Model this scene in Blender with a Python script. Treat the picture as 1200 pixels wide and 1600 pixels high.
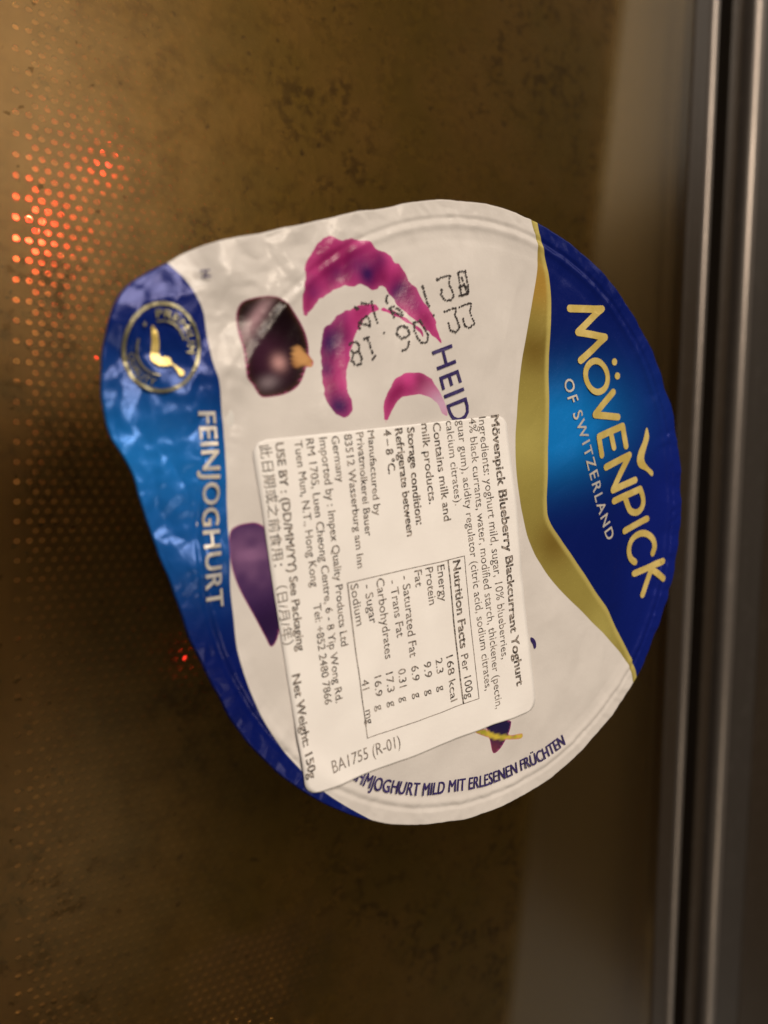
import bpy, bmesh, math, random
import numpy as np
from mathutils import Matrix, Vector

for o in list(bpy.data.objects):
    bpy.data.objects.remove(o, do_unlink=True)
scene = bpy.context.scene
COL = scene.collection
MM = 0.001                       # everything below is modelled in millimetres
random.seed(4)
rng = np.random.RandomState(7)

# ------------------------------------------------------------------ camera
LID_Z = 56.0                     # height of the lid plane above the glass
F_PX = 1155.0                    # focal length of the phone camera for a 1600 px tall picture
TH, PH, DIST = math.radians(31.42), math.radians(4.81), 105.09
_c, _s, _cp, _sp = math.cos(TH), math.sin(TH), math.cos(PH), math.sin(PH)
_rx = np.array([[1, 0, 0], [0, _cp, -_sp], [0, _sp, _cp]])
CAM_R = np.array([_rx @ np.array([_c, 0, -_s]), _rx @ np.array([0., 1, 0]), _rx @ np.array([_s, 0, _c])])
CAM_P = CAM_R @ np.array([0, 0, DIST]) + np.array([-18.35, 2.12, LID_Z])


def P(px, py, z=LID_Z):
    """a point of the photograph put on the horizontal plane at height z (mm)"""
    d = CAM_R @ np.array([(px - 600) / F_PX, -(py - 800) / F_PX, -1.])
    return (CAM_P + d * (z - CAM_P[2]) / d[2])[:2]


cam_d = bpy.data.cameras.new('camera')
cam = bpy.data.objects.new('camera', cam_d)
COL.objects.link(cam)
cam.matrix_world = Matrix.Translation(Vector(CAM_P * MM)) @ Matrix(CAM_R.tolist()).to_4x4()
cam_d.sensor_fit = 'VERTICAL'
cam_d.sensor_height = 36.0
cam_d.sensor_width = 27.0
cam_d.lens = 36.0 * F_PX / 1600
cam_d.clip_start = 0.005
cam_d.clip_end = 20
cam_d.dof.use_dof = True
cam_d.dof.focus_distance = 0.118
cam_d.dof.aperture_fstop = cam_d.lens / 2.2
scene.camera = cam

# ------------------------------------------------------------------ world, lamps, exposure
world = bpy.data.worlds.new('World')
scene.world = world
world.use_nodes = True
world.node_tree.nodes['Background'].inputs[0].default_value = (1.0, 0.78, 0.55, 1)
world.node_tree.nodes['Background'].inputs[1].default_value = 0.022


def area(name, loc, target, size, power, color, size_y=None):
    l = bpy.data.lights.new(name, 'AREA')
    l.energy = power
    l.color = color
    l.shape = 'RECTANGLE'
    l.size = size
    l.size_y = size_y or size
    o = bpy.data.objects.new(name, l)
    COL.objects.link(o)
    o.location = loc
    o.rotation_euler = (Vector(target) - Vector(loc)).to_track_quat('-Z', 'Y').to_euler()
    return o


area('kitchen_lamp', (-0.20, 1.45, 1.55), (0, 0, 0), 0.80, 30.0, (1.0, 0.87, 0.74))
area('ceiling_lamp', (0.13, 0.55, 1.40), (-0.05, 0.06, 0), 0.40, 10.0, (1.0, 0.83, 0.66))
area('lower_left_fill', (0.10, -0.72, 1.30), (0, -0.05, 0), 0.35, 1.7, (1.0, 0.83, 0.62))  # fill lamp added to lift the lower left of the glass
area('upper_side_light', (0.85, 0.62, 0.62), (0.05, 0, 0), 0.42, 0.75, (1.0, 0.90, 0.78), 0.5)  # wide side lamp placed for the soft reflection at the glass's upper right
area('lower_side_light', (0.62, -0.86, 0.55), (0.05, 0, 0), 0.35, 0.28, (1.0, 0.95, 0.86), 0.5)  # dim side lamp placed for the grey reflection at the glass's lower right

vs = scene.view_settings
vs.view_transform = 'Standard'
vs.look = 'None'
vs.exposure = 0.05
vs.gamma = 1.0
vs.use_curve_mapping = False


# ------------------------------------------------------------------ helpers
def srgb(r, g, b):
    return tuple(((c / 255) / 12.92 if c / 255 <= 0.04045 else ((c / 255 + 0.055) / 1.055) ** 2.4) for c in (r, g, b))


class NT:
    """tiny node-tree writer"""
    def __init__(self, name):
        self.m = bpy.data.materials.new(name)
        self.m.use_nodes = True
        self.t = self.m.node_tree
        self.b = self.t.nodes['Principled BSDF']
        self.out = self.t.nodes['Material Output']

    def n(self, typ, ins=None, **props):
        nd = self.t.nodes.new(typ)
        for k, v in props.items():
            setattr(nd, k, v)
        for k, v in (ins or {}).items():
            self.set(nd.inputs[k], v)
        return nd

    def set(self, sock, v):
        if isinstance(v, bpy.types.NodeSocket):
            self.t.links.new(v, sock)
        elif isinstance(v, (tuple, list)) and len(v) == 3 and sock.type == 'RGBA':
            sock.default_value = (*v, 1)
        else:
            sock.default_value = v

    def math(self, op, a, b=0.0, c=0.0, clamp=False):
        nd = self.n('ShaderNodeMath', {0: a, 1: b, 2: c}, operation=op, use_clamp=clamp)
        return nd.outputs[0]

    def mix(self, fac, a, b):
        nd = self.n('ShaderNodeMix', {0: fac}, data_type='RGBA')
        self.set(nd.inputs[6], a)
        self.set(nd.inputs[7], b)
        return nd.outputs[2]

    def noise(self, vec, scale, detail=2.0, rough=0.5):
        return self.n('ShaderNodeTexNoise', {'Vector': vec, 'Scale': scale, 'Detail': detail, 'Roughness': rough}).outputs['Fac']

    def ramp(self, fac, a, b, ca=(0, 0, 0), cb=(1, 1, 1)):
        nd = self.n('ShaderNodeMapRange', {0: fac, 1: a, 2: b, 3: 0.0, 4: 1.0}, interpolation_type='SMOOTHSTEP')
        return nd.outputs[0]

    def coord(self, sx=1, sy=1, sz=1):
        """object coordinates in mm"""
        tc = self.n('ShaderNodeTexCoord')
        return self.n('ShaderNodeMapping', {'Vector': tc.outputs['Object'], 'Scale': (1000 * sx, 1000 * sy, 1000 * sz)}).outputs[0]

    def bump(self, h, strength, dist):
        return self.n('ShaderNodeBump', {'Height': h, 'Strength': strength, 'Distance': dist}).outputs[0]

    def attr(self, name):
        return self.n('ShaderNodeAttribute', attribute_name=name)

    def p(self, **kw):
        names = {'color': 'Base Color', 'rough': 'Roughness', 'metal': 'Metallic', 'spec': 'Specular IOR Level',
                 'normal': 'Normal', 'coat': 'Coat Weight', 'coat_rough': 'Coat Roughness', 'emit': 'Emission Color',
                 'emit_s': 'Emission Strength', 'alpha': 'Alpha', 'sss': 'Subsurface Weight'}
        for k, v in kw.items():
            self.set(self.b.inputs[names[k]], v)
        return self.m


def mesh_obj(name, verts, faces, mat, parent=None, smooth=True, loc=(0, 0, 0), rotz=0.0):
    me = bpy.data.meshes.new(name)
    me.from_pydata([(v[0] * MM, v[1] * MM, v[2] * MM) for v in np.asarray(verts, float).tolist()], [], faces)
    me.update()
    if mat:
        me.materials.append(mat)
    if smooth:
        me.polygons.foreach_set('use_smooth', [True] * len(me.polygons))
    o = bpy.data.objects.new(name, me)
    COL.objects.link(o)
    if parent:
        o.parent = parent
    o.location = tuple(c * MM for c in loc)
    o.rotation_euler = (0, 0, rotz)
    return o


def empty(name, loc, label, cat, rotz=0.0, group=None):
    o = bpy.data.objects.new(name, None)
    COL.objects.link(o)
    o.empty_display_size = 0.02
    o.location = tuple(c * MM for c in loc)
    o.rotation_euler = (0, 0, rotz)
    o['label'] = label
    o['category'] = cat
    if group:
        o['group'] = group
    return o


def vnoise(x, y, scale, seed):
    """smooth value noise, -1..1"""
    r = np.random.RandomState(seed)
    t = r.rand(64, 64) * 2 - 1
    u, v = x / scale + 500.37, y / scale + 500.71
    i, j = np.floor(u).astype(int), np.floor(v).astype(int)
    a, b = u - i, v - j
    a, b = a * a * a * (a * (a * 6 - 15) + 10), b * b * b * (b * (b * 6 - 15) + 10)
    g = lambda p, q: t[p % 64, q % 64]
    return (g(i, j) * (1 - a) + g(i + 1, j) * a) * (1 - b) + (g(i, j + 1) * (1 - a) + g(i + 1, j + 1) * a) * b


def facet(x, y, scale, seed, ang=0.4):
    """crumpled-foil noise: random heights joined by flat triangular facets"""
    x = x + vnoise(x, y, scale * 1.3, seed + 50) * scale * 0.45
    y = y + vnoise(x, y, scale * 1.3, seed + 51) * scale * 0.45
    c, s = math.cos(ang), math.sin(ang)
    u, v = (c * x + s * y) / scale + 500.3, (-s * x + c * y) / scale + 500.6
    t = np.random.RandomState(seed).rand(64, 64) * 2 - 1
    i, j = np.floor(u).astype(int), np.floor(v).astype(int)
    a, b = u - i, v - j
    g = lambda p, q: t[p % 64, q % 64]
    lo = g(i, j) * (1 - a) + g(i + 1, j) * (a - b) + g(i + 1, j + 1) * b
    hi = g(i, j) * (1 - b) + g(i, j + 1) * (b - a) + g(i + 1, j + 1) * a
    return np.where(a > b, lo, hi)


def sstep(a, b, x):
    t = np.clip((x - a) / (b - a), 0, 1)
    return t * t * (3 - 2 * t)


def sdf(poly, x, y):
    """distance to a closed polygon, positive inside (mm)"""
    poly = np.asarray(poly, float)
    d2 = np.full(x.shape, 1e9)
    ins = np.zeros(x.shape, bool)
    for (ax, ay), (bx, by) in zip(poly, np.roll(poly, -1, 0)):
        ex, ey = bx - ax, by - ay
        t = np.clip(((x - ax) * ex + (y - ay) * ey) / max(ex * ex + ey * ey, 1e-12), 0, 1)
        d2 = np.minimum(d2, (x - ax - t * ex) ** 2 + (y - ay - t * ey) ** 2)
        cross = (ay > y) != (by > y)
        if by != ay:
            ins ^= cross & (x < (bx - ax) * (y - ay) / (by - ay) + ax)
    return np.where(ins, 1, -1) * np.sqrt(d2)


def smooth_path(pts, closed=False, n=8):
    """Catmull-Rom through pts"""
    pts = [np.asarray(p, float) for p in pts]
    k = len(pts)
    if k == 2:
        return np.array([pts[0] + (pts[1] - pts[0]) * t for t in np.linspace(0, 1, n + 1)])
    out = []
    for i in range(k if closed else k - 1):
        p0 = pts[(i - 1) % k] if closed or i > 0 else 2 * pts[0] - pts[1]
        p1, p2 = pts[i], pts[(i + 1) % k]
        p3 = pts[(i + 2) % k] if closed or i + 2 < k else 2 * pts[-1] - pts[-2]
        for t in np.arange(n) / n:
            out.append(0.5 * (2 * p1 + (p2 - p0) * t + (2 * p0 - 5 * p1 + 4 * p2 - p3) * t * t + (3 * p1 - p0 - 3 * p2 + p3) * t ** 3))
    if not closed:
        out.append(pts[-1])
    return np.array(out)


def pp(pts, n=6, closed=True):
    """traced outline -> smooth polygon on the lid plane"""
    return smooth_path([P(*p) for p in pts], closed, n)


def crop(x0, y0, k, pts):
    return [(x0 + x / k, y0 + y / k) for x, y in pts]


# ------------------------------------------------------------------ lid surface
def lid_height(x, y, fine=True):
    r = np.hypot(x, y)
    h = -0.45 + 0.27 * np.exp(-((r - 44.3) / 0.65) ** 2) + 0.24 * sstep(45.0, 45.8, r) - 0.05 * np.exp(-((r - 42.2) / 0.7) ** 2)
    inner = sstep(42.5, 36, r)
    h = h + inner * (0.42 * vnoise(x * 1.0 + y * 0.18, y * 0.28, 9.0, 3) + 0.25 * vnoise(x, y, 21.0, 5))
    left = sstep(-38.5, -45.5, x) * sstep(-14, -2, y)                       # the pull tab
    corner = sstep(40.5, 45.5, r) * sstep(-12, -30, x) * sstep(6, 16, y)
    crum = np.maximum(left, 0.75 * corner)
    h = h - left * 0.05 * np.maximum(r - 45, 0) ** 1.3
    if fine:
        h = h + crum * (0.75 * facet(x, y, 6.2, 71) + 0.42 * facet(x, y, 3.4, 12, 1.0) + 0.12 * facet(x, y, 1.7, 13, 0.2))
        blue_tab = sstep(-39.5, -42.5, x) * sstep(-8, -2, y) * sstep(24, 18, y)
        h = h + blue_tab * (0.34 * facet(x, y, 4.2, 31, 0.7) + 0.07 * facet(x, y, 1.6, 32, 0.1))
        h = h + inner * (0.34 * facet(x * 1.6, y * 0.55, 8.0, 14, 0.15) + 0.10 * facet(x, y, 4.0, 18))
        ang = np.arctan2(y, x)
        h = h + sstep(40, 44, r) * (1 - left) * 0.20 * facet(ang * 47, r * 0.6, 3.2, 15)
        h = h + sstep(43.5, 45, r) * 0.08 * facet(ang * 47, r, 1.2, 16)
    else:
        h = h + crum * 0.3 * facet(x, y, 9.0, 11)
    return h


def sticker_height(x, y):
    r = np.hypot(x, y)
    h = -0.45 + 0.55 * np.exp(-((r - 44.6) / 1.8) ** 2) + 0.20 * sstep(45.0, 46.6, r)
    inner = sstep(42.5, 36, r)
    h = h + inner * (0.42 * vnoise(x * 1.0 + y * 0.18, y * 0.28, 9.0, 3) + 0.25 * vnoise(x, y, 21.0, 5))
    h = h + inner * (0.34 * facet(x * 1.6, y * 0.55, 8.0, 14, 0.15) + 0.08 * facet(x, y, 4.0, 18))
    return h + 0.26 + 0.05 * vnoise(x, y, 7.0, 33)


# ------------------------------------------------------------------ materials
def m_plain(name, color, rough=0.5, metal=0.0, **kw):
    t = NT(name)
    return t.p(color=color, rough=rough, metal=metal, **kw)


def m_foil():
    t = NT('printed_foil')
    co = t.coord()
    e = 0.09
    mask = lambda a: t.math('MULTIPLY_ADD', t.attr(a).outputs['Fac'], 1 / e, 0.5, clamp=True)
    mb, mg, ma = mask('sd_blue'), mask('sd_gold'), mask('sd_art')
    white = t.mix(t.ramp(t.noise(co, 0.09, 3), 0.35, 0.7), (0.59, 0.565, 0.545), (0.645, 0.62, 0.60))
    c = t.mix(ma, white, t.attr('art_col').outputs['Color'])
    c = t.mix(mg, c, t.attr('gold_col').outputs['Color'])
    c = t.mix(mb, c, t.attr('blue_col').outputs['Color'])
    scr = t.noise(t.coord(1, 1, 1), 2.2, 4, 0.7)
    rough = t.math('MULTIPLY_ADD', scr, 0.18, 0.16)
    metal = t.math('MAXIMUM', t.math('MULTIPLY', mg, 0.25), t.math('MULTIPLY', mb, 0.15))
    h = t.math('ADD', t.math('MULTIPLY', t.noise(co, 0.55, 3), 0.5), t.math('MULTIPLY', t.noise(co, 2.6, 2), 0.10))
    return t.p(color=c, rough=rough, metal=metal, spec=0.27, normal=t.bump(h, 0.30, 0.0004))


def m_ink(name, color, paper, patch, rough=0.45, metal=0.0, scale=2.2):
    """print with worn, patchy coverage"""
    t = NT(name)
    co = t.coord()
    f = t.ramp(t.noise(co, scale, 2, 0.6), 0.52 - patch * 0.45, 0.52 + patch * 0.45)
    return t.p(color=t.mix(f, color, paper), rough=rough, metal=metal)


def m_paper():
    t = NT('sticker_paper')
    co = t.coord()
    c = t.mix(t.ramp(t.noise(co, 0.12, 3), 0.3, 0.7), (0.81, 0.79, 0.775), (0.84, 0.825, 0.81))
    h = t.noise(co, 1.4, 4, 0.6)
    return t.p(color=c, rough=0.42, spec=0.45, normal=t.bump(h, 0.12, 0.0002))


def m_glass():
    """greasy tinted door glass: clear coat reflections, brown burnt film with darker specks"""
    t = NT('greasy_tinted_glass')
    co = t.coord()
    sep = t.n('ShaderNodeSeparateXYZ', {0: co})
    x, y = sep.outputs[0], sep.outputs[1]
    n1 = t.noise(co, 0.035, 4, 0.6)
    n2 = t.noise(co, 0.16, 5, 0.65)
    n3 = t.noise(co, 0.5, 4, 0.6)
    # film thickness: thin along the left edge and in one patch to show the holes, thick over the middle
    xw = t.math('ADD', x, t.math('MULTIPLY', t.math('SUBTRACT', n1, 0.5), 60.0))
    thick = t.ramp(xw, -66.0, -6.0)
    dx, dy = t.math('MULTIPLY', t.math('ADD', x, 16.0), 0.75), t.math('ADD', y, 106.0)
    d = t.math('SQRT', t.math('ADD', t.math('MULTIPLY', dx, dx), t.math('MULTIPLY', dy, dy)))
    d = t.math('ADD', d, t.math('MULTIPLY', t.math('SUBTRACT', n2, 0.5), 22.0))
    thick = t.math('MULTIPLY', thick, t.ramp(d, 6.0, 20.0))
    film = t.math('MULTIPLY_ADD', thick, 0.52, 0.30)
    film = t.math('ADD', film, t.math('MULTIPLY', t.math('SUBTRACT', n2, 0.5), 0.35), clamp=True)
    xb = t.math('SUBTRACT', x, t.math('MULTIPLY', y, 0.11))
    clean = t.math('SUBTRACT', 1.0, t.math('MULTIPLY', t.ramp(xb, 71.0, 78.0), 0.93))
    film = t.math('MULTIPLY', film, clean)
    n4 = t.noise(co, 0.022, 3, 0.55)
    grime = t.ramp(n4, 0.44, 0.60)
    spots = t.math('MULTIPLY', t.math('MULTIPLY', t.ramp(n2, 0.44, 0.58), t.ramp(n3, 0.40, 0.58)), t.math('MULTIPLY_ADD', grime, 0.6, 0.4))
    specks = t.math('MULTIPLY', t.ramp(t.noise(co, 0.42, 3, 0.5), 0.62, 0.72), 0.8)
    dark = t.math('MULTIPLY', t.math('MAXIMUM', t.math('MULTIPLY', spots, 0.75), specks), clean)
    film = t.math('MAXIMUM', film, t.math('MULTIPLY', dark, 0.9))
    fc = t.mix(t.ramp(n1, 0.35, 0.65), (0.060, 0.034, 0.004), (0.076, 0.040, 0.007))
    fc = t.mix(t.math('MULTIPLY', dark, 0.88), fc, (0.012, 0.005, 0.001))
    t.p(color=fc, rough=t.math('MULTIPLY_ADD', n2, 0.2, 0.33), spec=0.10, metal=0.75,
        normal=t.bump(t.math('ADD', n2, t.math('MULTIPLY', n3, 0.3)), 0.12, 0.0006))
    tr = t.n('ShaderNodeBsdfTransparent', {0: (0.80, 0.66, 0.44)})
    gl = t.n('ShaderNodeBsdfGlossy', {0: t.mix(clean, (0.9, 0.9, 0.86), (1.0, 0.84, 0.52)), 'Roughness': t.math('MULTIPLY_ADD', clean, 0.12, 0.21)})
    fr = t.n('ShaderNodeFresnel', {0: 1.36})
    clear = t.n('ShaderNodeMixShader', {0: fr.outputs[0], 1: tr.outputs[0], 2: gl.outputs[0]})
    mx = t.n('ShaderNodeMixShader', {0: film, 1: clear.outputs[0], 2: t.b.outputs[0]})
    t.t.links.new(mx.outputs[0], t.out.inputs[0])
    return t.m


def m_streak(name, color, rough, metal, amp=0.25):
    """brushed dark trim with lengthwise streaks, dust and small scuffs"""
    t = NT(name)
    st = t.noise(t.coord(1.2, 0.02, 1.2), 1.0, 3, 0.6)
    dust = t.ramp(t.noise(t.coord(), 0.25, 5, 0.7), 0.52, 0.75)
    c = t.mix(t.math('MULTIPLY', dust, 0.35), color, tuple(min(1, k * 1.6 + 0.02) for k in color))
    r = t.math('ADD', rough, t.math('MULTIPLY', t.math('SUBTRACT', st, 0.5), amp))
    return t.p(color=c, rough=r, metal=metal, normal=t.bump(st, 0.15, 0.0003))


FOIL = m_foil()
EDGE = m_plain('raw_aluminium_edge', (0.62, 0.60, 0.58), 0.38, 0.9)
CUP = m_plain('white_cup_plastic', (0.75, 0.73, 0.70), 0.35, 0.0, sss=0.1)
PAPER = m_paper()
THERMAL = m_ink('thermal_print', (0.030, 0.024, 0.022), (0.42, 0.37, 0.33), 0.34, scale=2.4)
THERMAL_GREY = m_ink('thin_grey_print', (0.12, 0.105, 0.10), (0.42, 0.37, 0.33), 0.5)
GOLD_INK = m_ink('gold_foil_print', srgb(214, 190, 104), srgb(235, 212, 134), 0.4, 0.32, 0.35, 0.3)
SILVER_INK = m_ink('silver_foil_print', srgb(190, 190, 190), srgb(214, 206, 190), 0.4, 0.35, 0.3, 0.3)
DIM_GOLD = m_ink('dull_gold_print', srgb(98, 98, 78), srgb(150, 144, 108), 0.5, 0.3, 0.4, 0.4)
NAVY_INK = m_ink('navy_print', srgb(38, 26, 84), srgb(56, 44, 104), 0.4)
BLACK_DOT = m_plain('inkjet_black', (0.025, 0.018, 0.018), 0.5)


# ------------------------------------------------------------------ the pot
pot = empty('yoghurt_pot', (0, 0, 0), 'round yoghurt pot with blue, gold and white printed foil lid, standing on brown glass', 'yoghurt pot')

# cup under the lid: lathe
prof = [(0, 0.9), (30.5, 0.9), (31.5, 0.0), (33.0, 0.0), (33.8, 0.8), (34.6, 4), (38.0, 26), (40.6, 45), (41.4, 50), (41.8, 53.2),
        (42.4, 54.2), (45.6, 54.4), (46.2, 54.75), (46.2, 55.05), (45.2, 55.2), (41.3, 55.15), (40.4, 53), (39.0, 45), (36.8, 26), (33.4, 4), (0, 3)]
NS = 96
cv, cf = [], []
for i, (r, z) in enumerate(prof):
    for k in range(NS):
        a = 2 * math.pi * k / NS
        cv.append((r * math.cos(a), r * math.sin(a), z))
for i in range(len(prof) - 1):
    for k in range(NS):
        k2 = (k + 1) % NS
        cf.append((i * NS + k, i * NS + k2, (i + 1) * NS + k2, (i + 1) * NS + k))
mesh_obj('cup', cv, cf, CUP, pot)

# lid outline (radius by angle); the pull tab bulges at the left
tab_px = [(620, 320), (540, 335), (460, 354), (400, 366), (340, 378), (300, 391), (270, 407), (232, 424), (200, 450), (182, 482), (171, 530),
          (165, 600), (169, 640), (180, 682), (197, 712), (215, 748), (228, 790), (245, 838), (264, 894), (282, 946), (300, 1000), (330, 1060)]
tp = smooth_path([P(*q) for q in tab_px], False, 8)
ta, tr_ = np.unwrap(np.arctan2(tp[:, 1], tp[:, 0])), np.hypot(tp[:, 0], tp[:, 1])
NA, NR = 960, 150
ang = np.arange(NA) * 2 * math.pi / NA
out_r = 47.5 + 0.10 * vnoise(ang * 47, ang * 0, 5.0, 21) + 0.06 * facet(ang * 47, ang * 0, 2.0, 22)
a_s = np.sort(ta)
r_s = tr_[np.argsort(ta)]
a_u = np.where(ang < a_s[0], ang + 2 * math.pi, ang)
ins = (ang >= a_s[0]) & (ang <= a_s[-1])
tab_r = np.interp(ang, a_s, r_s) + 0.10 * facet(ang * 47, ang * 0, 3.0, 23)
bl = np.minimum(sstep(a_s[0], a_s[0] + 0.12, ang), sstep(a_s[-1], a_s[-1] - 0.12, ang))
out_r = out_r * (1 - bl * ins) + tab_r * bl * ins
rad = np.concatenate([np.linspace(0.02, 0.80, 84), np.linspace(0.80, 1.0, NR - 83)[1:]])
X = np.outer(rad, out_r * np.cos(ang))
Y = np.outer(rad, out_r * np.sin(ang))
Z = lid_height(X, Y)
Z[0] = Z[0].mean()
# hanging skirt of the lid edge
for dr, dz in ((0.12, -0.10), (0.20, -0.35), (0.16, -0.7 ), (0.05, -0.95)):
    k = 1 + dr / out_r
    X = np.vstack([X, (out_r * k * np.cos(ang))[None]])
    Y = np.vstack([Y, (out_r * k * np.sin(ang))[None]])
    Z = np.vstack([Z, (Z[NR - 1] + dz + 0.12 * facet(ang * 47, ang * 0, 1.6, 24) * (dz < -0.5))[None]])
rows = X.shape[0]
vx, vy = X.ravel(), Y.ravel()
lv = np.stack([vx, vy, Z.ravel()], 1)
lf = []
for i in range(rows - 1):
    b0, b1 = i * NA, (i + 1) * NA
    for k in range(NA):
        k2 = (k + 1) % NA
        lf.append((b0 + k, b1 + k, b1 + k2, b0 + k2))
lf.append(tuple(range(NA)))
lid = mesh_obj('foil_lid', lv, lf, FOIL, pot, loc=(0, 0, LID_Z))
lid['label'] = 'foil lid printed blue, gold and white with crumpled pull tab'
lid.data.materials.append(EDGE)
mi = np.zeros(len(lid.data.polygons), int)
mi[(rows - 2) * NA:(rows - 1) * NA] = 1
lid.data.polygons.foreach_set('material_index', mi.tolist())

# ---- print on the lid: outlines traced on the lid plane
blue_edge_r = [(838, 300), (842, 354), (850, 383), (860, 425), (865, 467), (865, 508), (863, 571), (862, 633), (860, 717), (858, 785), (862, 815),
               (883, 848), (908, 887), (933, 925), (954, 958), (975, 1000), (987, 1027), (996, 1062), (1004, 1120)]
gold_edge = [(826, 300), (833, 350), (841, 378), (843, 408), (842, 433), (837, 475), (828, 533), (819, 583), (812, 633), (808, 683), (808, 735),
             (811, 772), (817, 804), (829, 846), (850, 887), (879, 925), (917, 962), (950, 996), (975, 1025), (988, 1056), (996, 1120)]
blue_edge_l = [(245, 380), (271, 410), (292, 433), (308, 458), (321, 487), (327, 529), (335, 571), (344, 600), (350, 654), (355, 717), (357, 800),
               (360, 854), (362, 917), (367, 967), (373, 1017), (387, 1067), (408, 1117), (433, 1158), (460, 1192), (510, 1240), (575, 1279), (640, 1310)]
far_r = [P(1000, 1300), (90, -60), (90, 80), P(830, 200)]
far_l = [P(560, 1420), (-60, -90), (-90, -60), (-90, 60), P(180, 330)]
poly_br = np.vstack([pp(blue_edge_r, 6, False), far_r])
poly_gold = np.vstack([pp(gold_edge, 6, False), far_r])
poly_bl = np.vstack([pp(blue_edge_l, 6, False), far_l])

splash_a = [(479, 494), (475, 475), (477, 437), (483, 408), (496, 383), (517, 369), (530, 372), (542, 374), (556, 371), (571, 374), (583, 379), (592, 388),
            (606, 393), (621, 408), (634, 420), (642, 437), (653, 450), (662, 467), (677, 496), (690, 536), (679, 525), (654, 504), (633, 483), (612, 454), (600, 447),
            (592, 452), (567, 444), (550, 448), (537, 446), (512, 460), (492, 479)]
splash_b = [(583, 475), (566, 477), (550, 483), (535, 490), (525, 500), (514, 510), (508, 521), (504, 550), (506, 566), (504, 583), (506, 600), (510, 621), (521, 642),
            (537, 652), (548, 646), (550, 632), (546, 617), (544, 600), (542, 583), (547, 566), (548, 550), (553, 537), (556, 525), (571, 500), (588, 487), (606, 485), (629, 496),
            (654, 514), (662, 526), (656, 511), (629, 491), (604, 479)]
splash_c = [(604, 661), (602, 633), (610, 608), (625, 587), (646, 581), (667, 587), (683, 604), (696, 629), (701, 648), (694, 644), (679, 625), (658, 615),
            (637, 619), (621, 629), (610, 650)]
berry = crop(150, 300, 2.4, [(535, 440), (552, 410), (600, 394), (650, 388), (700, 400), (750, 450), (790, 520), (805, 580), (800, 640), (770, 720), (720, 755), (660, 768),
                             (625, 768), (606, 745), (590, 720), (565, 690), (555, 600), (540, 540), (533, 480)])
stem = crop(150, 300, 2.4, [(745, 592), (770, 575), (790, 600), (822, 630), (815, 656), (790, 650), (765, 656), (745, 650)])
fruit = [(360, 838), (367, 825), (387, 818), (410, 820), (440, 850), (448, 900), (440, 985), (427, 1012), (416, 995), (400, 965), (378, 925), (366, 895), (360, 866)]
star = [(760, 1130), (796, 1126), (799, 1134), (794, 1150), (783, 1171), (773, 1178), (769, 1160), (766, 1144)]
leaf = [(743, 1144), (758, 1140), (776, 1148), (800, 1149), (818, 1147), (816, 1155), (795, 1156), (775, 1156), (757, 1151)]

ppoly = {k: pp(v) for k, v in dict(a=splash_a, b=splash_b, c=splash_c, berry=berry, stem=stem, fruit=fruit, star=star, leaf=leaf).items()}
rag = 0.22 * facet(vx, vy, 1.3, 41) + 0.14 * vnoise(vx, vy, 0.7, 42)       # ragged brush edges
sd = {k: sdf(v, vx, vy) for k, v in ppoly.items()}
for k in 'abc':
    sd[k] = sd[k] + rag * (0.7 if k == 'c' else 1.0)
sd_br, sd_bl, sd_gold = sdf(poly_br, vx, vy), sdf(poly_bl, vx, vy), sdf(poly_gold, vx, vy)
sd_blue = np.maximum(sd_br, sd_bl)
sd_art = np.maximum.reduce([sd[k] for k in sd])


def blob(px, py, r, squash=1.0, angd=0.0):
    cx, cy = P(px, py)
    c, s = math.cos(math.radians(angd)), math.sin(math.radians(angd))
    u, v = c * (vx - cx) + s * (vy - cy), (-s * (vx - cx) + c * (vy - cy)) / squash
    return np.exp(-((u * u + v * v) / (r * r)))


def lerp(a, b, t):
    return a * (1 - t[:, None]) + np.array(b)[None] * t[:, None]


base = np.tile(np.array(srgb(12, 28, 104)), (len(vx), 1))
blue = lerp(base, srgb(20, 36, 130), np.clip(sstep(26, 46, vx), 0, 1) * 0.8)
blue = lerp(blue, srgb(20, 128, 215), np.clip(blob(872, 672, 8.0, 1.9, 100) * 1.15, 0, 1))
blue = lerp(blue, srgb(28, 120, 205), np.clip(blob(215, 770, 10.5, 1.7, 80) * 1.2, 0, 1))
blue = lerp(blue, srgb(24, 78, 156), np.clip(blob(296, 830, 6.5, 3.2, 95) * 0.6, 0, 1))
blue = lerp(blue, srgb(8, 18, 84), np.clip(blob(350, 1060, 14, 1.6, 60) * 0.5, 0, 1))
band = sd_gold - np.maximum(sd_br, -5)
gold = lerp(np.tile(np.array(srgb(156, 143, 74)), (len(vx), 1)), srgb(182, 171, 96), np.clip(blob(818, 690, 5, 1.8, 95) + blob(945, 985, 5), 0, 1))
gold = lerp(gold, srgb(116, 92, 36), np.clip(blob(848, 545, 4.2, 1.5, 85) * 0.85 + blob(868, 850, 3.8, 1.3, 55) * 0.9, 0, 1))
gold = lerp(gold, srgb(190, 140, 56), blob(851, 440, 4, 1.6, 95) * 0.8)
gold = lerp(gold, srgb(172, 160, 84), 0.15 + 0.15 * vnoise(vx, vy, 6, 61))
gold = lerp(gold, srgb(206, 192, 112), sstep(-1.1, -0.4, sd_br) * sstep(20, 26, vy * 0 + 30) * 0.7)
mag = np.clip(0.5 + 0.45 * vnoise(vx, vy, 2.6, 43) + 0.25 * facet(vx, vy * 0.5, 1.6, 44, 0.9), 0, 1)
art = lerp(np.tile(np.array(srgb(128, 24, 82)), (len(vx), 1)), srgb(190, 62, 132), mag)
edge_lt = np.exp(-np.maximum(np.maximum(sd['a'], sd['b']), sd['c']) / 0.5) * 0.35
art = lerp(art, srgb(206, 100, 158), np.clip(edge_lt, 0, 1))
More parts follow.
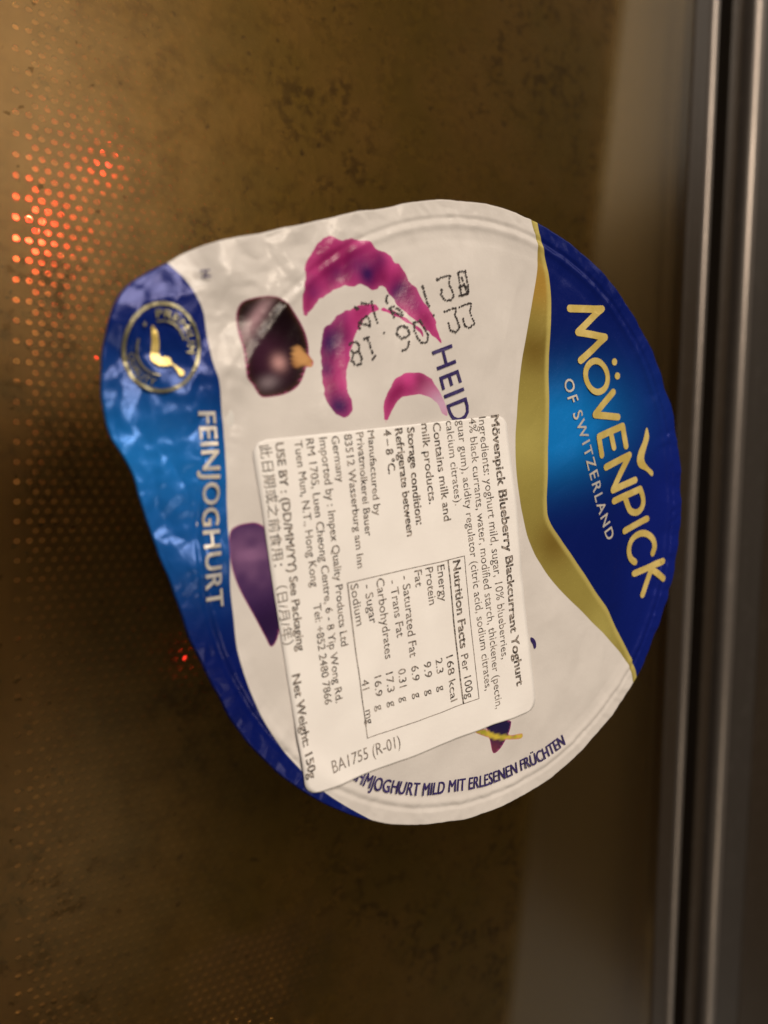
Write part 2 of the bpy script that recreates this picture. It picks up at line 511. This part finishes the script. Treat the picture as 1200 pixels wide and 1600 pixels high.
for (bx, by, br, st_) in ((577, 424, 2.1, .9), (560, 415, 1.5, .6), (525, 425, 1.6, .5), (492, 450, 1.3, .6), (520, 530, 2.6, .8), (512, 575, 1.3, .6), (532, 634, 2.0, .85), (538, 495, 1.2, .5),
                          (628, 455, 1.7, .8), (650, 470, 1.5, .5), (600, 405, 1.2, .4)):
    art = lerp(art, srgb(58, 22, 84), np.clip(blob(bx, by, br) * st_ * (1.0 + 0.4 * vnoise(vx, vy, 2.0, 47)), 0, 1))
art = lerp(art, srgb(196, 160, 190), np.clip(blob(692, 632, 2.2, 1.4, 60), 0, 1))
isb = np.clip(sd['berry'] / 0.3 + 0.5, 0, 1)
bc = np.tile(np.array(srgb(20, 9, 14)), (len(vx), 1))
bc = lerp(bc, srgb(58, 30, 48), np.clip(blob(425, 572, 3.2) * 0.9 + blob(392, 535, 2.2, 2.0, 80) * 0.6, 0, 1))
bc = lerp(bc, srgb(168, 136, 146), np.clip(blob(402, 496, 0.9, 4.2, -35) * 0.9, 0, 1))
bc = lerp(bc, srgb(196, 150, 150), np.clip(blob(438, 566, 1.0) * 0.9, 0, 1))
bc = lerp(bc, srgb(140, 126, 134), np.clip(blob(421, 597, 1.4, 0.6, 20) * 0.7, 0, 1))
bc = lerp(bc, srgb(110, 76, 50), np.exp(-np.maximum(sd['berry'], 0) / 0.28) * 0.5)
art = art * (1 - isb[:, None]) + bc * isb[:, None]
iss = np.clip(sd['stem'] / 0.3 + 0.5, 0, 1)
sc_ = lerp(np.tile(np.array(srgb(196, 148, 96)), (len(vx), 1)), srgb(120, 74, 44), np.clip(0.5 + 0.7 * vnoise(vx, vy, 0.9, 48), 0, 1) * 0.7)
art = art * (1 - iss[:, None]) + sc_ * iss[:, None]
isf = np.clip(sd['fruit'] / 0.3 + 0.5, 0, 1)
fc_ = lerp(np.tile(np.array(srgb(62, 38, 84)), (len(vx), 1)), srgb(128, 92, 132), np.clip(blob(385, 870, 3.2, 1.8, 70) * (0.8 + 0.5 * vnoise(vx, vy, 1.5, 49)), 0, 1))
fc_ = lerp(fc_, srgb(40, 22, 60), np.clip(blob(415, 980, 3.5, 2, 110), 0, 1))
art = art * (1 - isf[:, None]) + fc_ * isf[:, None]
iss = np.clip(sd['star'] / 0.3 + 0.5, 0, 1)
st_c = lerp(np.tile(np.array(srgb(34, 28, 66)), (len(vx), 1)), srgb(104, 50, 70), blob(775, 1172, 1.6))
art = art * (1 - iss[:, None]) + st_c * iss[:, None]
isl = np.clip(sd['leaf'] / 0.3 + 0.5, 0, 1)
lf_c = lerp(np.tile(np.array(srgb(150, 146, 52)), (len(vx), 1)), srgb(196, 176, 66), np.clip(0.5 + vnoise(vx, vy, 1.2, 50), 0, 1))
art = art * (1 - isl[:, None]) + lf_c * isl[:, None]

me = lid.data
for nm, arr in (('sd_blue', sd_blue), ('sd_gold', sd_gold), ('sd_art', sd_art)):
    at = me.attributes.new(nm, 'FLOAT', 'POINT')
    at.data.foreach_set('value', arr.astype(np.float32))
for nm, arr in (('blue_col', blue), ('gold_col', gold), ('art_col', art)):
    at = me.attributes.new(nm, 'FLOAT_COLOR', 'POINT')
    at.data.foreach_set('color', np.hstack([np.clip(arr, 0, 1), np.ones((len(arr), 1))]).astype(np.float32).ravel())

# ------------------------------------------------------------------ sticker
st_c4 = [P(394, 689), P(791, 648), P(839, 1108), P(479, 1245)]          # top-left, top-right, bottom-right, bottom-left
LU, LV = 42.2, 49.0
CR = 2.0


def st_xy(u, v):
    a, b, c, d = st_c4
    return (a * (1 - u) * (1 - v) + b * u * (1 - v) + c * u * v + d * (1 - u) * v)


GU, GV = 56, 72
sv, sf = [], []
vv_ = np.concatenate([np.linspace(0, CR / LV, 9)[:-1], np.linspace(CR / LV, 1 - CR / LV, GV - 16), np.linspace(1 - CR / LV, 1, 9)[1:]])
for v in vv_:
    e = min(v, 1 - v) * LV
    ins_ = CR - math.sqrt(max(CR * CR - max(CR - e, 0) ** 2, 0))
    for i in range(GU + 1):
        u = (ins_ + (LU - 2 * ins_) * i / GU) / LU
        q = st_xy(u, v)
        sv.append((q[0], q[1], 0))
sv = np.array(sv)
sv[:, 2] = sticker_height(sv[:, 0], sv[:, 1])
nV = len(vv_)
top_n = len(sv)
low = sv.copy()
low[:, 2] -= 0.11
sv = np.vstack([sv, low])
for j in range(nV - 1):
    for i in range(GU):
        a = j * (GU + 1) + i
        sf.append((a, a + GU + 1, a + GU + 2, a + 1))
        b = a + top_n
        sf.append((b, b + 1, b + GU + 2, b + GU + 1))
rim = [i for i in range(GU + 1)] + [j * (GU + 1) + GU for j in range(1, nV)] + [(nV - 1) * (GU + 1) + i for i in range(GU - 1, -1, -1)] + [j * (GU + 1) for j in range(nV - 2, 0, -1)]
for a, b in zip(rim, rim[1:] + rim[:1]):
    sf.append((a, b, b + top_n, a + top_n))
sticker = mesh_obj('sticker', sv, sf, PAPER, pot, loc=(0, 0, LID_Z))
sticker['label'] = 'cream paper ingredients sticker printed in black'
LIDUP, STUP = 0.055, 0.045


# ------------------------------------------------------------------ lettering
def flat_text(s, bold=0.0, spacing=1.0):
    cu = bpy.data.curves.new('glyphs', 'FONT')
    cu.body = s
    cu.size = 1.0
    cu.fill_mode = 'FRONT'
    cu.resolution_u = 3
    cu.space_character = spacing
    o = bpy.data.objects.new('glyphs', cu)
    COL.objects.link(o)
    bpy.context.view_layer.update()
    dg = bpy.context.evaluated_depsgraph_get()
    m = o.evaluated_get(dg).to_mesh()
    v = np.array([w.co[:] for w in m.vertices]) if len(m.vertices) else np.zeros((0, 3))
    f = [tuple(p.vertices) for p in m.polygons]
    o.evaluated_get(dg).to_mesh_clear()
    bpy.data.objects.remove(o, do_unlink=True)
    bpy.data.curves.remove(cu)
    if bold > 0 and len(v):                     # heavier weight: the same glyphs struck twice, slightly apart
        n0, out_v, out_f = len(v), [], []
        for k, (dx, dy) in enumerate(((-1, -.5), (1, -.5), (-1, .5), (1, .5))):
            out_v.append(v + np.array([dx * bold, dy * bold, 0.002 * k]))
            out_f += [tuple(i + k * n0 for i in g) for g in f]
        v, f = np.vstack(out_v), out_f
    return v, f


_h, _ = flat_text('H')
CAPH = _h[:, 1].max()


def drape(v2, on):
    if on is sticker:
        z = sticker_height(v2[:, 0], v2[:, 1]) + STUP
    else:                                       # stay above the highest crease near each point
        z = np.max([lid_height(v2[:, 0] + dx, v2[:, 1] + dy) for dx in (-.8, -.4, 0, .4, .8) for dy in (-.8, -.4, 0, .4, .8)], axis=0) + LIDUP
    return np.column_stack([v2, z])


def text_on(name, s, path_px, cap_px, mat, on, bold=0.0, spacing=1.0, align=True):
    """lay the words along a traced baseline; cap_px is the capital height in the photograph"""
    v, f = flat_text(s, bold, spacing)
    path = smooth_path([P(*p) for p in path_px], False, 10)
    seg = np.hypot(*np.diff(path, axis=0).T)
    cum = np.concatenate([[0], np.cumsum(seg)])
    a, b = np.array(path_px[0], float), np.array(path_px[-1], float)
    d = (b - a) / np.linalg.norm(b - a)
    mid = (a + b) / 2
    hgt = np.linalg.norm(P(*(mid + cap_px * np.array([d[1], -d[0]]))) - P(*mid))
    x0, x1 = v[:, 0].min(), v[:, 0].max()
    su = (v[:, 0] - x0) / (x1 - x0) * cum[-1]
    k = np.clip(np.searchsorted(cum, su) - 1, 0, len(seg) - 1)
    t = ((su - cum[k]) / seg[k])[:, None]
    # tangents blended so the bend is smooth
    tang = np.diff(path, axis=0) / seg[:, None]
    tn = np.vstack([tang[:1], (tang[:-1] + tang[1:]) / 2, tang[-1:]])
    tt = tn[k] * (1 - t) + tn[k + 1] * t
    tt /= np.linalg.norm(tt, axis=1)[:, None]
    base_ = path[k] * (1 - t) + path[k + 1] * t
    nrm = np.column_stack([-tt[:, 1], tt[:, 0]])
    q = base_ + nrm * (v[:, 1] * hgt / CAPH)[:, None]
    q = drape(q, on)
    q[:, 2] += v[:, 2]
    return mesh_obj(name, q, f, mat, on, smooth=False)


def strokes(name, lines, width, mat, on, closed=False, tip=None):
    """pen strokes of constant width (mm) along polylines given in mm; joints filled with discs"""
    V, Fc = [], []
    for ln in lines:
        ln = np.asarray(ln, float)
        for p, q in zip(ln[:-1], ln[1:]):
            d = q - p
            L = np.linalg.norm(d)
            if L < 1e-6:
                continue
            d = d / L
            nn = np.array([-d[1], d[0]]) * width / 2
            steps = max(1, int(L / 0.8))
            b0 = len(V)
            for s_ in range(steps + 1):
                c = p + (q - p) * s_ / steps
                V += [c + nn, c - nn]
            for s_ in range(steps):
                Fc.append((b0 + 2 * s_, b0 + 2 * s_ + 1, b0 + 2 * s_ + 3, b0 + 2 * s_ + 2))
        for j, p in enumerate(ln):
            b0 = len(V)
            nseg = 10
            for s_ in range(nseg):
                a = 2 * math.pi * s_ / nseg
                V.append(p + width / 2 * np.array([math.cos(a), math.sin(a)]))
            Fc.append(tuple(range(b0, b0 + nseg)))
    q = drape(np.array(V), on)
    q[:, 2] += np.repeat(np.linspace(0, 0.004, 7), len(q) // 7 + 1)[:len(q)]
    return mesh_obj(name, q, Fc, mat, on, smooth=False)


def shape(name, poly, mat, on):
    """a filled flat print shape"""
    bm = bmesh.new()
    f = bm.faces.new([bm.verts.new((p[0], p[1], 0)) for p in poly])
    bmesh.ops.triangulate(bm, faces=[f])
    bm.verts.ensure_lookup_table()
    vv = np.array([v.co[:2] for v in bm.verts])
    ff = [tuple(v.index for v in g.verts) for g in bm.faces]
    bm.free()
    return mesh_obj(name, drape(vv, on), ff, mat, on, smooth=False)


def L7(pts):
    return [P(840 + x / 5, 440 + y / 5) for x, y in pts]


def LP(pts):
    return [P(*p) for p in pts]


# brand name: nine letters, pen-stroke capitals in gold
W = 1.22
ring_o = [(470 + 96 * math.cos(a) * 1.0 + 14 * math.sin(a), 740 + 122 * math.sin(a) - 8 * math.cos(a)) for a in np.linspace(0, 2 * math.pi, 29)]
letters = {
    'M': [L7([(262, 207), (505, 214), (325, 393), (545, 432), (340, 615)])],
    'O': [L7(ring_o)],
    'V': [L7([(608, 862), (448, 1040), (645, 1057)])],
    'E': [L7([(500, 1355), (478, 1212), (682, 1128), (704, 1285)]), L7([(580, 1172), (606, 1295)])],
    'N': [LP([(947, 730), (986, 711), (959, 766), (995, 750)])],
    'P': [list(map(np.array, LP([(961, 783), (1003, 764)]))), smooth_path(LP([(1003, 764), (1008, 778), (1008, 790), (1002, 799), (994, 801), (986, 796), (979, 777)]), False, 4)],
    'I': [LP([(978, 830), (1015, 811)])],
    'C': [smooth_path(LP([(997, 879), (990, 872), (987, 859), (991, 845), (1001, 836), (1013, 834), (1023, 842), (1026, 854), (1023, 865)]), False, 4)],
    'K': [LP([(996, 897), (1037, 877)]), LP([(1020, 888), (1037, 904)]), LP([(1021, 889), (1007, 930)])],
}
for ch, ln in letters.items():
    strokes('brand_letter', ln, W if ch not in 'O' else 1.1, GOLD_INK, lid)
for cx, cy in ((617, 625), (640, 735)):
    c = L7([(cx, cy)])[0]
    shape('brand_dot', [c + 0.62 * np.array([math.cos(a), math.sin(a)]) for a in np.linspace(0, 2 * math.pi, 15)[:-1]], GOLD_INK, lid)
shape('gull_emblem', pp(crop(600, 300, 2.4, [(991, 883), (1000, 905), (1000, 928), (992, 955), (984, 985), (983, 1008), (998, 1030), (1016, 1048), (1013, 1066), (990, 1046), (964, 1033), (955, 1008), (962, 972), (978, 934)]), 3), GOLD_INK, lid)
text_on('lettering', 'OF SWITZERLAND', [(882, 594), (889, 630), (903, 676), (915, 722), (923, 750), (931, 787), (949, 846)], 13.5, SILVER_INK, lid, 0.012, 1.25)
text_on('lettering', 'FEINJOGHURT', [(310, 643), (313, 690), (317, 740), (317, 800), (319, 846), (321, 900), (324, 951)], 26.5, SILVER_INK, lid, 0.018, 1.05)
text_on('lettering', 'AHMJOGHURT MILD MIT ERLESENEN FRÜCHTEN', [(545, 1213), (572, 1230), (600, 1238), (645, 1243), (677, 1243), (712, 1238), (760, 1229), (810, 1208), (850, 1187), (884, 1163)], 17, NAVY_INK, lid, 0.022)
text_on('lettering', 'HEID', [(675, 549), (692, 608), (708, 664)], 32, NAVY_INK, lid, 0.006, 1.12)
shape('lettering', pp(crop(600, 900, 4, [(925, 385), (945, 395), (957, 420), (956, 450), (946, 456), (938, 430), (925, 408)]), 3), NAVY_INK, lid)
text_on('lettering', 'H', [(314, 421), (316, 433)], 14, NAVY_INK, lid, 0.0)

# round quality seal on the pull tab
cs = P(255, 541)


def seal_pt(k, a):
    """point of the seal ring: a in photo degrees (0 = right, 90 = down), k = fraction of the outer ring"""
    return P(255 + 57 * k * math.cos(math.radians(a)), 541 + 69 * k * math.sin(math.radians(a)))


def seal_px(k, a):
    return (255 + 57 * k * math.cos(math.radians(a)), 541 + 69 * k * math.sin(math.radians(a)))


strokes('seal_ring', [[seal_pt(1.0, a) for a in range(0, 361, 6)]], 0.42, DIM_GOLD, lid)
strokes('seal_ring', [[seal_pt(0.60, a) for a in range(-100, -10, 6)]], 0.22, DIM_GOLD, lid)
strokes('seal_ring', [[seal_pt(0.64, a) for a in range(95, 200, 6)]], 0.22, DIM_GOLD, lid)
text_on('lettering', 'PREMIUM', [seal_px(0.68, a) for a in range(-100, 26, 14)], 11.5, DIM_GOLD, lid, 0.02, 1.1)
text_on('lettering', 'QUALITY', [seal_px(0.90, a) for a in range(172, 95, -10)], 10.5, DIM_GOLD, lid, 0.02, 1.1)
shape('gull_emblem', pp(crop(160, 380, 5, [(402, 630), (430, 655), (450, 695), (462, 780), (462, 855), (478, 885), (510, 878), (545, 895), (552, 925), (590, 960), (640, 1005), (630, 1035), (605, 1030), (588, 990), (560, 950), (520, 952), (470, 950), (430, 930), (400, 895), (402, 840), (408, 760), (402, 690)]), 3), GOLD_INK, lid)
shape('seal_star', crop(0, 0, 1, [tuple(P(229 + (4.0 if k % 2 == 0 else 1.7) * math.sin(k * math.pi / 5), 505 - (5.0 if k % 2 == 0 else 2.1) * math.cos(k * math.pi / 5))) for k in range(10)]), DIM_GOLD, lid)

# inkjet dot-matrix codes
dots_src = [
    [(710, 135), (760, 112), (808, 103), (800, 170)], [(745, 215), (740, 255), (765, 295), (815, 298), (842, 265), (815, 205), (800, 170)],
    [(770, 385), (815, 365), (860, 352), (850, 420), (868, 440)], [(800, 475), (815, 530), (860, 545), (893, 510), (868, 440)],
    [(872, 80), (935, 65), (945, 140), (965, 240), (905, 262), (890, 190), (872, 80)], [(905, 125), (925, 180), (875, 195)], [(935, 190), (950, 240), (875, 268)],
    [(890, 350), (930, 330), (985, 318), (970, 385), (985, 430)], [(920, 440), (930, 490), (965, 510), (1010, 480), (985, 430)],
    [(605, 185), (620, 240), (640, 310), (658, 352)], [(690, 412)],
    [(540, 470), (590, 450), (615, 500), (650, 570), (640, 620), (600, 628), (570, 590), (548, 530), (540, 470)],
    [(352, 255), (340, 290), (365, 318)], [(370, 350), (400, 335), (450, 370), (465, 408), (425, 390), (385, 380), (370, 350)], [(400, 420), (385, 395)],
    [(470, 490), (425, 500), (415, 545), (445, 585), (490, 580), (512, 550), (490, 505), (470, 490)], [(505, 620), (495, 668), (458, 688)],
    [(222, 300), (235, 345), (250, 400), (275, 468)], [(140, 312), (200, 318)], [(320, 543)],
    [(120, 465), (150, 430), (185, 410), (205, 440), (215, 490), (180, 478), (120, 465)], [(125, 510), (105, 480)], [(90, 345), (120, 350), (95, 370)],
    [(165, 590), (210, 575)], [(190, 585), (210, 650), (235, 715)], [(228, 752), (262, 710)],
    [(45, 635), (85, 612), (120, 640), (115, 690), (70, 705), (45, 680)], [(115, 690), (142, 745), (128, 790), (90, 800), (55, 765), (70, 705)],
]
V, Fc = [], []
for ln in dots_src:
    q = np.array([P(540 + x / 5, 410 + y / 5) for x, y in ln])
    pts = [q[0]]
    if len(q) > 1:
        seg = np.hypot(*np.diff(q, axis=0).T)
        cum = np.concatenate([[0], np.cumsum(seg)])
        for s_ in np.arange(0, cum[-1], 0.36):
            pts.append(np.array([np.interp(s_, cum, q[:, 0]), np.interp(s_, cum, q[:, 1])]))
    for c in pts:
        c = c + rng.randn(2) * 0.04
        b0 = len(V)
        rr = 0.145 + 0.04 * rng.rand()
        V += [c + rr * np.array([math.cos(a), math.sin(a)]) for a in np.linspace(0, 2 * math.pi, 9)[:-1]]
        Fc.append(tuple(range(b0, b0 + 8)))
q = drape(np.array(V), lid)
q[:, 2] += (np.arange(len(q)) // 8 % 5) * 0.003
mesh_obj('dotted_code', q, Fc, BLACK_DOT, lid, smooth=False)

# sticker text: words, baseline start, baseline end, capital height, weight
ST = [
    ('Mövenpick Blueberry Blackcurrant Yoghurt', (767, 649), (808, 1073), 11.5, .028),
    ('Ingredients: yoghurt mild, sugar, 10% blueberries,', (748, 652), (786, 1031), 11, 0),
    ('4% black currants, water, modified starch, thickener (pectin,', (732, 654), (777, 1109), 11, 0),
    ('guar gum), acidity regulator (citric acid, sodium citrates,', (714, 657), (760, 1080), 11, 0),
    ('calcium citrates).', (697, 658), (712, 790), 11, 0),
    ('Contains milk and', (677, 661), (695, 815), 11.5, .012),
    ('milk products.', (659, 662), (672, 788), 11.5, .012),
    ('Storage condition:', (636, 668), (652, 821), 11.5, .026),
    ('Refrigerate between', (617, 670), (638, 839), 11.5, .026),
    ('4 – 8 °C.', (599, 672), (607, 741), 11.5, .026),
    ('Manufactured by', (571, 673), (584, 806), 11, .01),
    ('Privatmolkerei Bauer', (553, 676), (570, 838), 11, .01),
    ('83512 Wasserburg am Inn', (535, 679), (558, 888), 11, .01),
    ('Germany', (516, 682), (525, 754), 11, .01),
    ('Imported by : Impex Quality Products Ltd', (498, 684), (534, 1011), 11.5, .01),
    ('RM 1705, Luen Cheong Centre, 6 - 8 Yip Wong Rd.', (478, 686), (525, 1099), 11.5, .01),
    ('Tuen Mun, N.T., Hong Kong     Tel: +852 2480 7866', (460, 689), (508, 1102), 11.5, .01),
    ('USE BY : (DD/MM/YY) See Packaging', (430, 692), (466, 1019), 12.5, .024),
    ('Net Weight: 150g', (457, 1056), (481, 1217), 12.5, .028),
    ('此日期或之前食用：（日/月/年）', (407, 695), (445, 1010), 13.5, .004),
    ('Nutrition Facts', (709, 877), (722, 1015), 12, .026),
    ('Per 100g', (723, 1025), (731, 1093), 11, .004),
    ('Energy', (683, 884), (688, 941), 11.5, .004), ('168 kcal', (699, 1027), (706, 1098), 11, .004),
    ('Protein', (665, 888), (671, 946), 11.5, .004), ('2.3   g', (681, 1031), (686, 1081), 11, .004),
    ('Fat', (648, 892), (650, 918), 11.5, .004), ('9.9   g', (662, 1036), (667, 1087), 11, .004),
    ('- Saturated Fat', (628, 901), (641, 1028), 12, .004), ('6.9   g', (643, 1042), (648, 1092), 11, .004),
    ('- Trans Fat', (609, 908), (621, 997), 12, .004), ('0.31  g', (623, 1047), (628, 1098), 11, .004),
    ('Carbohydrates', (588, 905), (603, 1031), 12, .004), ('17.3  g', (604, 1053), (610, 1106), 11, .004),
    ('- Sugar', (569, 915), (579, 976), 12, .004), ('16.9  g', (585, 1058), (590, 1112), 11, .004),
    ('Sodium', (547, 914), (558, 979), 12, .004), ('41     mg', (565, 1064), (574, 1133), 11, .004),
]
for s, a, b, cap, bw in ST:
    text_on('text_line', s, [a, b], cap, THERMAL, sticker, bw)
text_on('text_line', 'BA1755 (R-01)', [(520, 1208), (626, 1166)], 17, THERMAL_GREY, sticker, -0.006)
box = LP([(542, 911), (728, 869), (750, 1092), (575, 1154), (542, 911)])
strokes('table_rule', [box], 0.13, THERMAL_GREY, sticker)
strokes('table_rule', [LP([(701, 876), (726, 1100)])], 0.26, THERMAL, sticker)
strokes('table_rule', [LP([(543, 914), (549, 958), (566, 1090), (573, 1135)])], 0.16, THERMAL, sticker)

# ------------------------------------------------------------------ oven door below: glass, perforated screen, trim
door = empty('oven_door', (0, 0, 0), 'greasy brown glass oven door with perforated screen and dark metal edge trim', 'oven door')
ROT = math.radians(-2.0)
ROT_T = math.radians(-1.0)


def boxv(x0, x1, y0, y1, z0, z1):
    v = [(x, y, z) for z in (z0, z1) for y in (y0, y1) for x in (x0, x1)]
    f = [(0, 2, 3, 1), (4, 5, 7, 6), (0, 1, 5, 4), (2, 6, 7, 3), (0, 4, 6, 2), (1, 3, 7, 5)]
    return v, f


v, f = boxv(-150, 118.5, -330, 300, -3.0, 0.0)
pane = mesh_obj('glass_pane', v, f, m_glass(), door, smooth=False, rotz=ROT_T)

# perforated steel screen: hexagonal cells with a round hole each
PITCH, RH, TK = 2.08, 0.62, 0.7
SCREEN = m_streak('screen_enamel', (0.155, 0.098, 0.034), 0.42, 0.6, 0.1)
x_first, x_last = -56.2 + 2.0, 112.0
row_h = PITCH * math.sqrt(3) / 2
V, Fc = [], []
NH = 12
cx0 = P(45.5, 342.5, -3.4)
c_, s_ = math.cos(-ROT), math.sin(-ROT)
ax = np.array([c_ * cx0[0] - s_ * cx0[1], s_ * cx0[0] + c_ * cx0[1]])       # first hole in screen coordinates
hexang = [math.radians(30 + 60 * k) for k in range(6)]
circ = [(math.cos(2 * math.pi * k / NH + math.pi / 6), math.sin(2 * math.pi * k / NH + math.pi / 6)) for k in range(NH)]
hexo = []
for k in range(NH):
    a = 2 * math.pi * k / NH + math.pi / 6
    rr = PITCH / 2 / math.cos(((a - 0) % (math.pi / 3)) - math.pi / 6) if False else PITCH / 2 / math.cos((a % (math.pi / 3)) if (a % (math.pi / 3)) < math.pi / 6 else (math.pi / 3 - a % (math.pi / 3)))
    hexo.append((rr * math.cos(a), rr * math.sin(a)))
rows_lo, rows_hi = -95, 65
ncols = 76
for r in range(rows_lo, rows_hi):
    odd = r % 2 != 0
    for k in range(-1, ncols):
        if odd and k == -1:
            k0 = None
        cx = ax[0] + (k + (0.5 if odd else 0)) * PITCH
        cy = ax[1] + r * row_h
        b0 = len(V)
        hole = not (odd and k < 0)
        V += [(cx + p[0], cy + p[1], 0) for p in hexo]
        if not hole:
            Fc.append(tuple(range(b0, b0 + NH)))
            continue
        V += [(cx + RH * p[0], cy + RH * p[1], 0) for p in circ]
        V += [(cx + RH * p[0], cy + RH * p[1], -TK) for p in circ]
        for j in range(NH):
            j2 = (j + 1) % NH
            Fc.append((b0 + j, b0 + j2, b0 + NH + j2, b0 + NH + j))
            Fc.append((b0 + NH + j, b0 + NH + j2, b0 + 2 * NH + j2, b0 + 2 * NH + j))
# plain margin left of the holes
xl = ax[0] - 1.5 * PITCH
b0 = len(V)
ylo, yhi = ax[1] + (rows_lo - 1) * row_h, ax[1] + rows_hi * row_h
V += [(-150, ylo, 0), (xl + 0.02, ylo, 0), (xl + 0.02, yhi, 0), (-150, yhi, 0)]
Fc.append((b0, b0 + 1, b0 + 2, b0 + 3))
for r in range(rows_lo, rows_hi):      # zigzag filler at the first column
    if r % 2 != 0:
        cy = ax[1] + r * row_h
        b0 = len(V)
        V += [(xl, cy - 0.6 * PITCH, -0.01), (xl + 0.53 * PITCH, cy - 0.6 * PITCH, -0.01), (xl + 0.53 * PITCH, cy + 0.6 * PITCH, -0.01), (xl, cy + 0.6 * PITCH, -0.01)]
        Fc.append((b0, b0 + 1, b0 + 2, b0 + 3))
scr = mesh_obj('perforated_screen', V, Fc, SCREEN, door, smooth=False, loc=(0, 0, -3.4), rotz=ROT)

# black painted border of the glass beside the window
v, f = boxv(0, 47.0, -260, 380, -3.32, -3.06)
BORDER = m_streak('black_border_paint', (0.010, 0.010, 0.007), 0.3, 0.0, 0.1)
mesh_obj('black_border', v, f, BORDER, door, smooth=False, loc=(66.5, -76.0, 0), rotz=math.radians(-3.4))

# pale plate added behind the screen to brighten its holes, and the lamps between
v, f = boxv(-148, 117, -320, 290, -13.0, -9.5)
PLATE = m_streak('backing_plate_pale', (0.62, 0.50, 0.36), 0.5, 0.0, 0.1)
mesh_obj('backing_plate', v, f, PLATE, door, smooth=False, rotz=ROT_T)


def led(name, px, py, r, strength, col):
    t = NT('red_led' if col[1] < 0.3 else 'warm_lamp')
    m = t.p(color=(0.2, 0.01, 0.01), rough=0.3, emit=col, emit_s=strength)
    x, y = P(px, py, -8.0)
    prof_ = [(r, 0), (r, 0.35 * r), (0.93 * r, 0.7 * r), (0.7 * r, r), (0.35 * r, 1.2 * r), (0.02, 1.27 * r)]
    V_, F_ = [], []
    for (q, z) in prof_:
        V_ += [(q * math.cos(2 * math.pi * k / 16), q * math.sin(2 * math.pi * k / 16), z) for k in range(16)]
    for i in range(len(prof_) - 1):
        for k in range(16):
            k2 = (k + 1) % 16
            F_.append((i * 16 + k, i * 16 + k2, (i + 1) * 16 + k2, (i + 1) * 16 + k))
    F_.append(tuple(range(16))[::-1])
    return mesh_obj(name, V_, F_, m, door, loc=(x, y, -9.5))


RED = (1.0, 0.05, 0.06)
led('indicator_lamp', 44, 354, 1.4, 8.0, RED)
led('indicator_lamp', 166, 256, 0.9, 16.0, RED)
led('indicator_lamp', 288, 1028, 0.8, 14.0, RED)
led('indicator_lamp', 154, 556, 0.5, 6.0, RED)


def inner_light(name, x, y, z, power, col, radius):
    l = bpy.data.lights.new(name, 'POINT')
    l.energy = power
    l.color = col
    l.shadow_soft_size = radius * MM
    o = bpy.data.objects.new(name, l)
    COL.objects.link(o)
    o.location = (x * MM, y * MM, z * MM)


for px, py, pw, rr in ((44, 354, 0.06, 0.8), (165, 256, 0.0045, 0.4), (288, 1028, 0.0006, 0.3)):
    x, y = P(px, py, -7.0)
    inner_light('indicator_light', x, y, -7.0, pw, RED, rr)
for y, pw in ((95, 0.035), (45, 0.055), (0, 0.004), (-60, 0.003), (-100, 0.005)):       # hidden point lamps added behind the left margin to brighten the holes
    inner_light('hole_fill_light', -72.0, y, -6.0, pw, (1.0, 0.70, 0.42), 1.5)

x, y = P(395, 1690, -6.0)
inner_light('hole_fill_light', x, y, -6.0, 0.02, (1.0, 0.72, 0.36), 1.5)  # unseen lamp added below the frame to light the lower patch of holes


# trim along the right edge: each strip an extruded profile of its own
def strip(name, prof2, mat):
    V_, F_ = [], []
    n = len(prof2)
    ys = np.linspace(-330, 300, 43)
    for y in ys:
        V_ += [(x + 0.12 * math.sin(y * 0.021), y, z) for x, z in prof2]
    for j in range(len(ys) - 1):
        for i in range(n):
            i2 = (i + 1) % n
            F_.append((j * n + i, j * n + i2, (j + 1) * n + i2, (j + 1) * n + i))
    F_ += [tuple(range(n)), tuple(range((len(ys) - 1) * n, len(ys) * n))[::-1]]
    o = mesh_obj(name, V_, F_, mat, door, smooth=False, rotz=ROT_T)
    return o


def roundtop(x0, x1, z0, z1, r=0.8, n=4):
    p = [(x0, z0), (x1, z0)]
    p += [(x1 - r + r * math.cos(a), z1 - r + r * math.sin(a)) for a in np.linspace(0, math.pi / 2, n)]
    p += [(x0 + r - r * math.sin(a), z1 - r + r * math.cos(a)) for a in np.linspace(0, math.pi / 2, n)]
    return p


T1 = m_streak('dark_brown_frame', (0.028, 0.020, 0.013), 0.38, 0.2)
T2 = m_streak('grey_steel', (0.21, 0.185, 0.165), 0.36, 0.7)
T3 = m_streak('charcoal_frame', (0.040, 0.034, 0.029), 0.42, 0.3)
T4 = m_streak('black_rubber', (0.012, 0.010, 0.008), 0.6, 0.0)
strip('frame_strip', roundtop(118.7, 125.6, -6, 0.6, 0.5), T1)
strip('bead_strip', roundtop(125.8, 129.4, -8, 1.4, 1.6, 6), T2)
strip('seal_groove', roundtop(129.6, 139.0, -16, -9.0, 0.5), T4)
strip('frame_strip', roundtop(139.2, 144.6, -16, -1.5, 0.8), T1)
strip('edge_bar', roundtop(144.9, 150.6, -16, 2.6, 2.4, 6), T2)
strip('flat_strip', roundtop(150.8, 165.0, -16, 1.2, 0.6), T3)
strip('seal_groove', roundtop(165.2, 170.5, -20, -12.0, 0.5), T4)
strip('outer_frame', roundtop(170.7, 230.0, -20, -2.0, 0.8), T1)
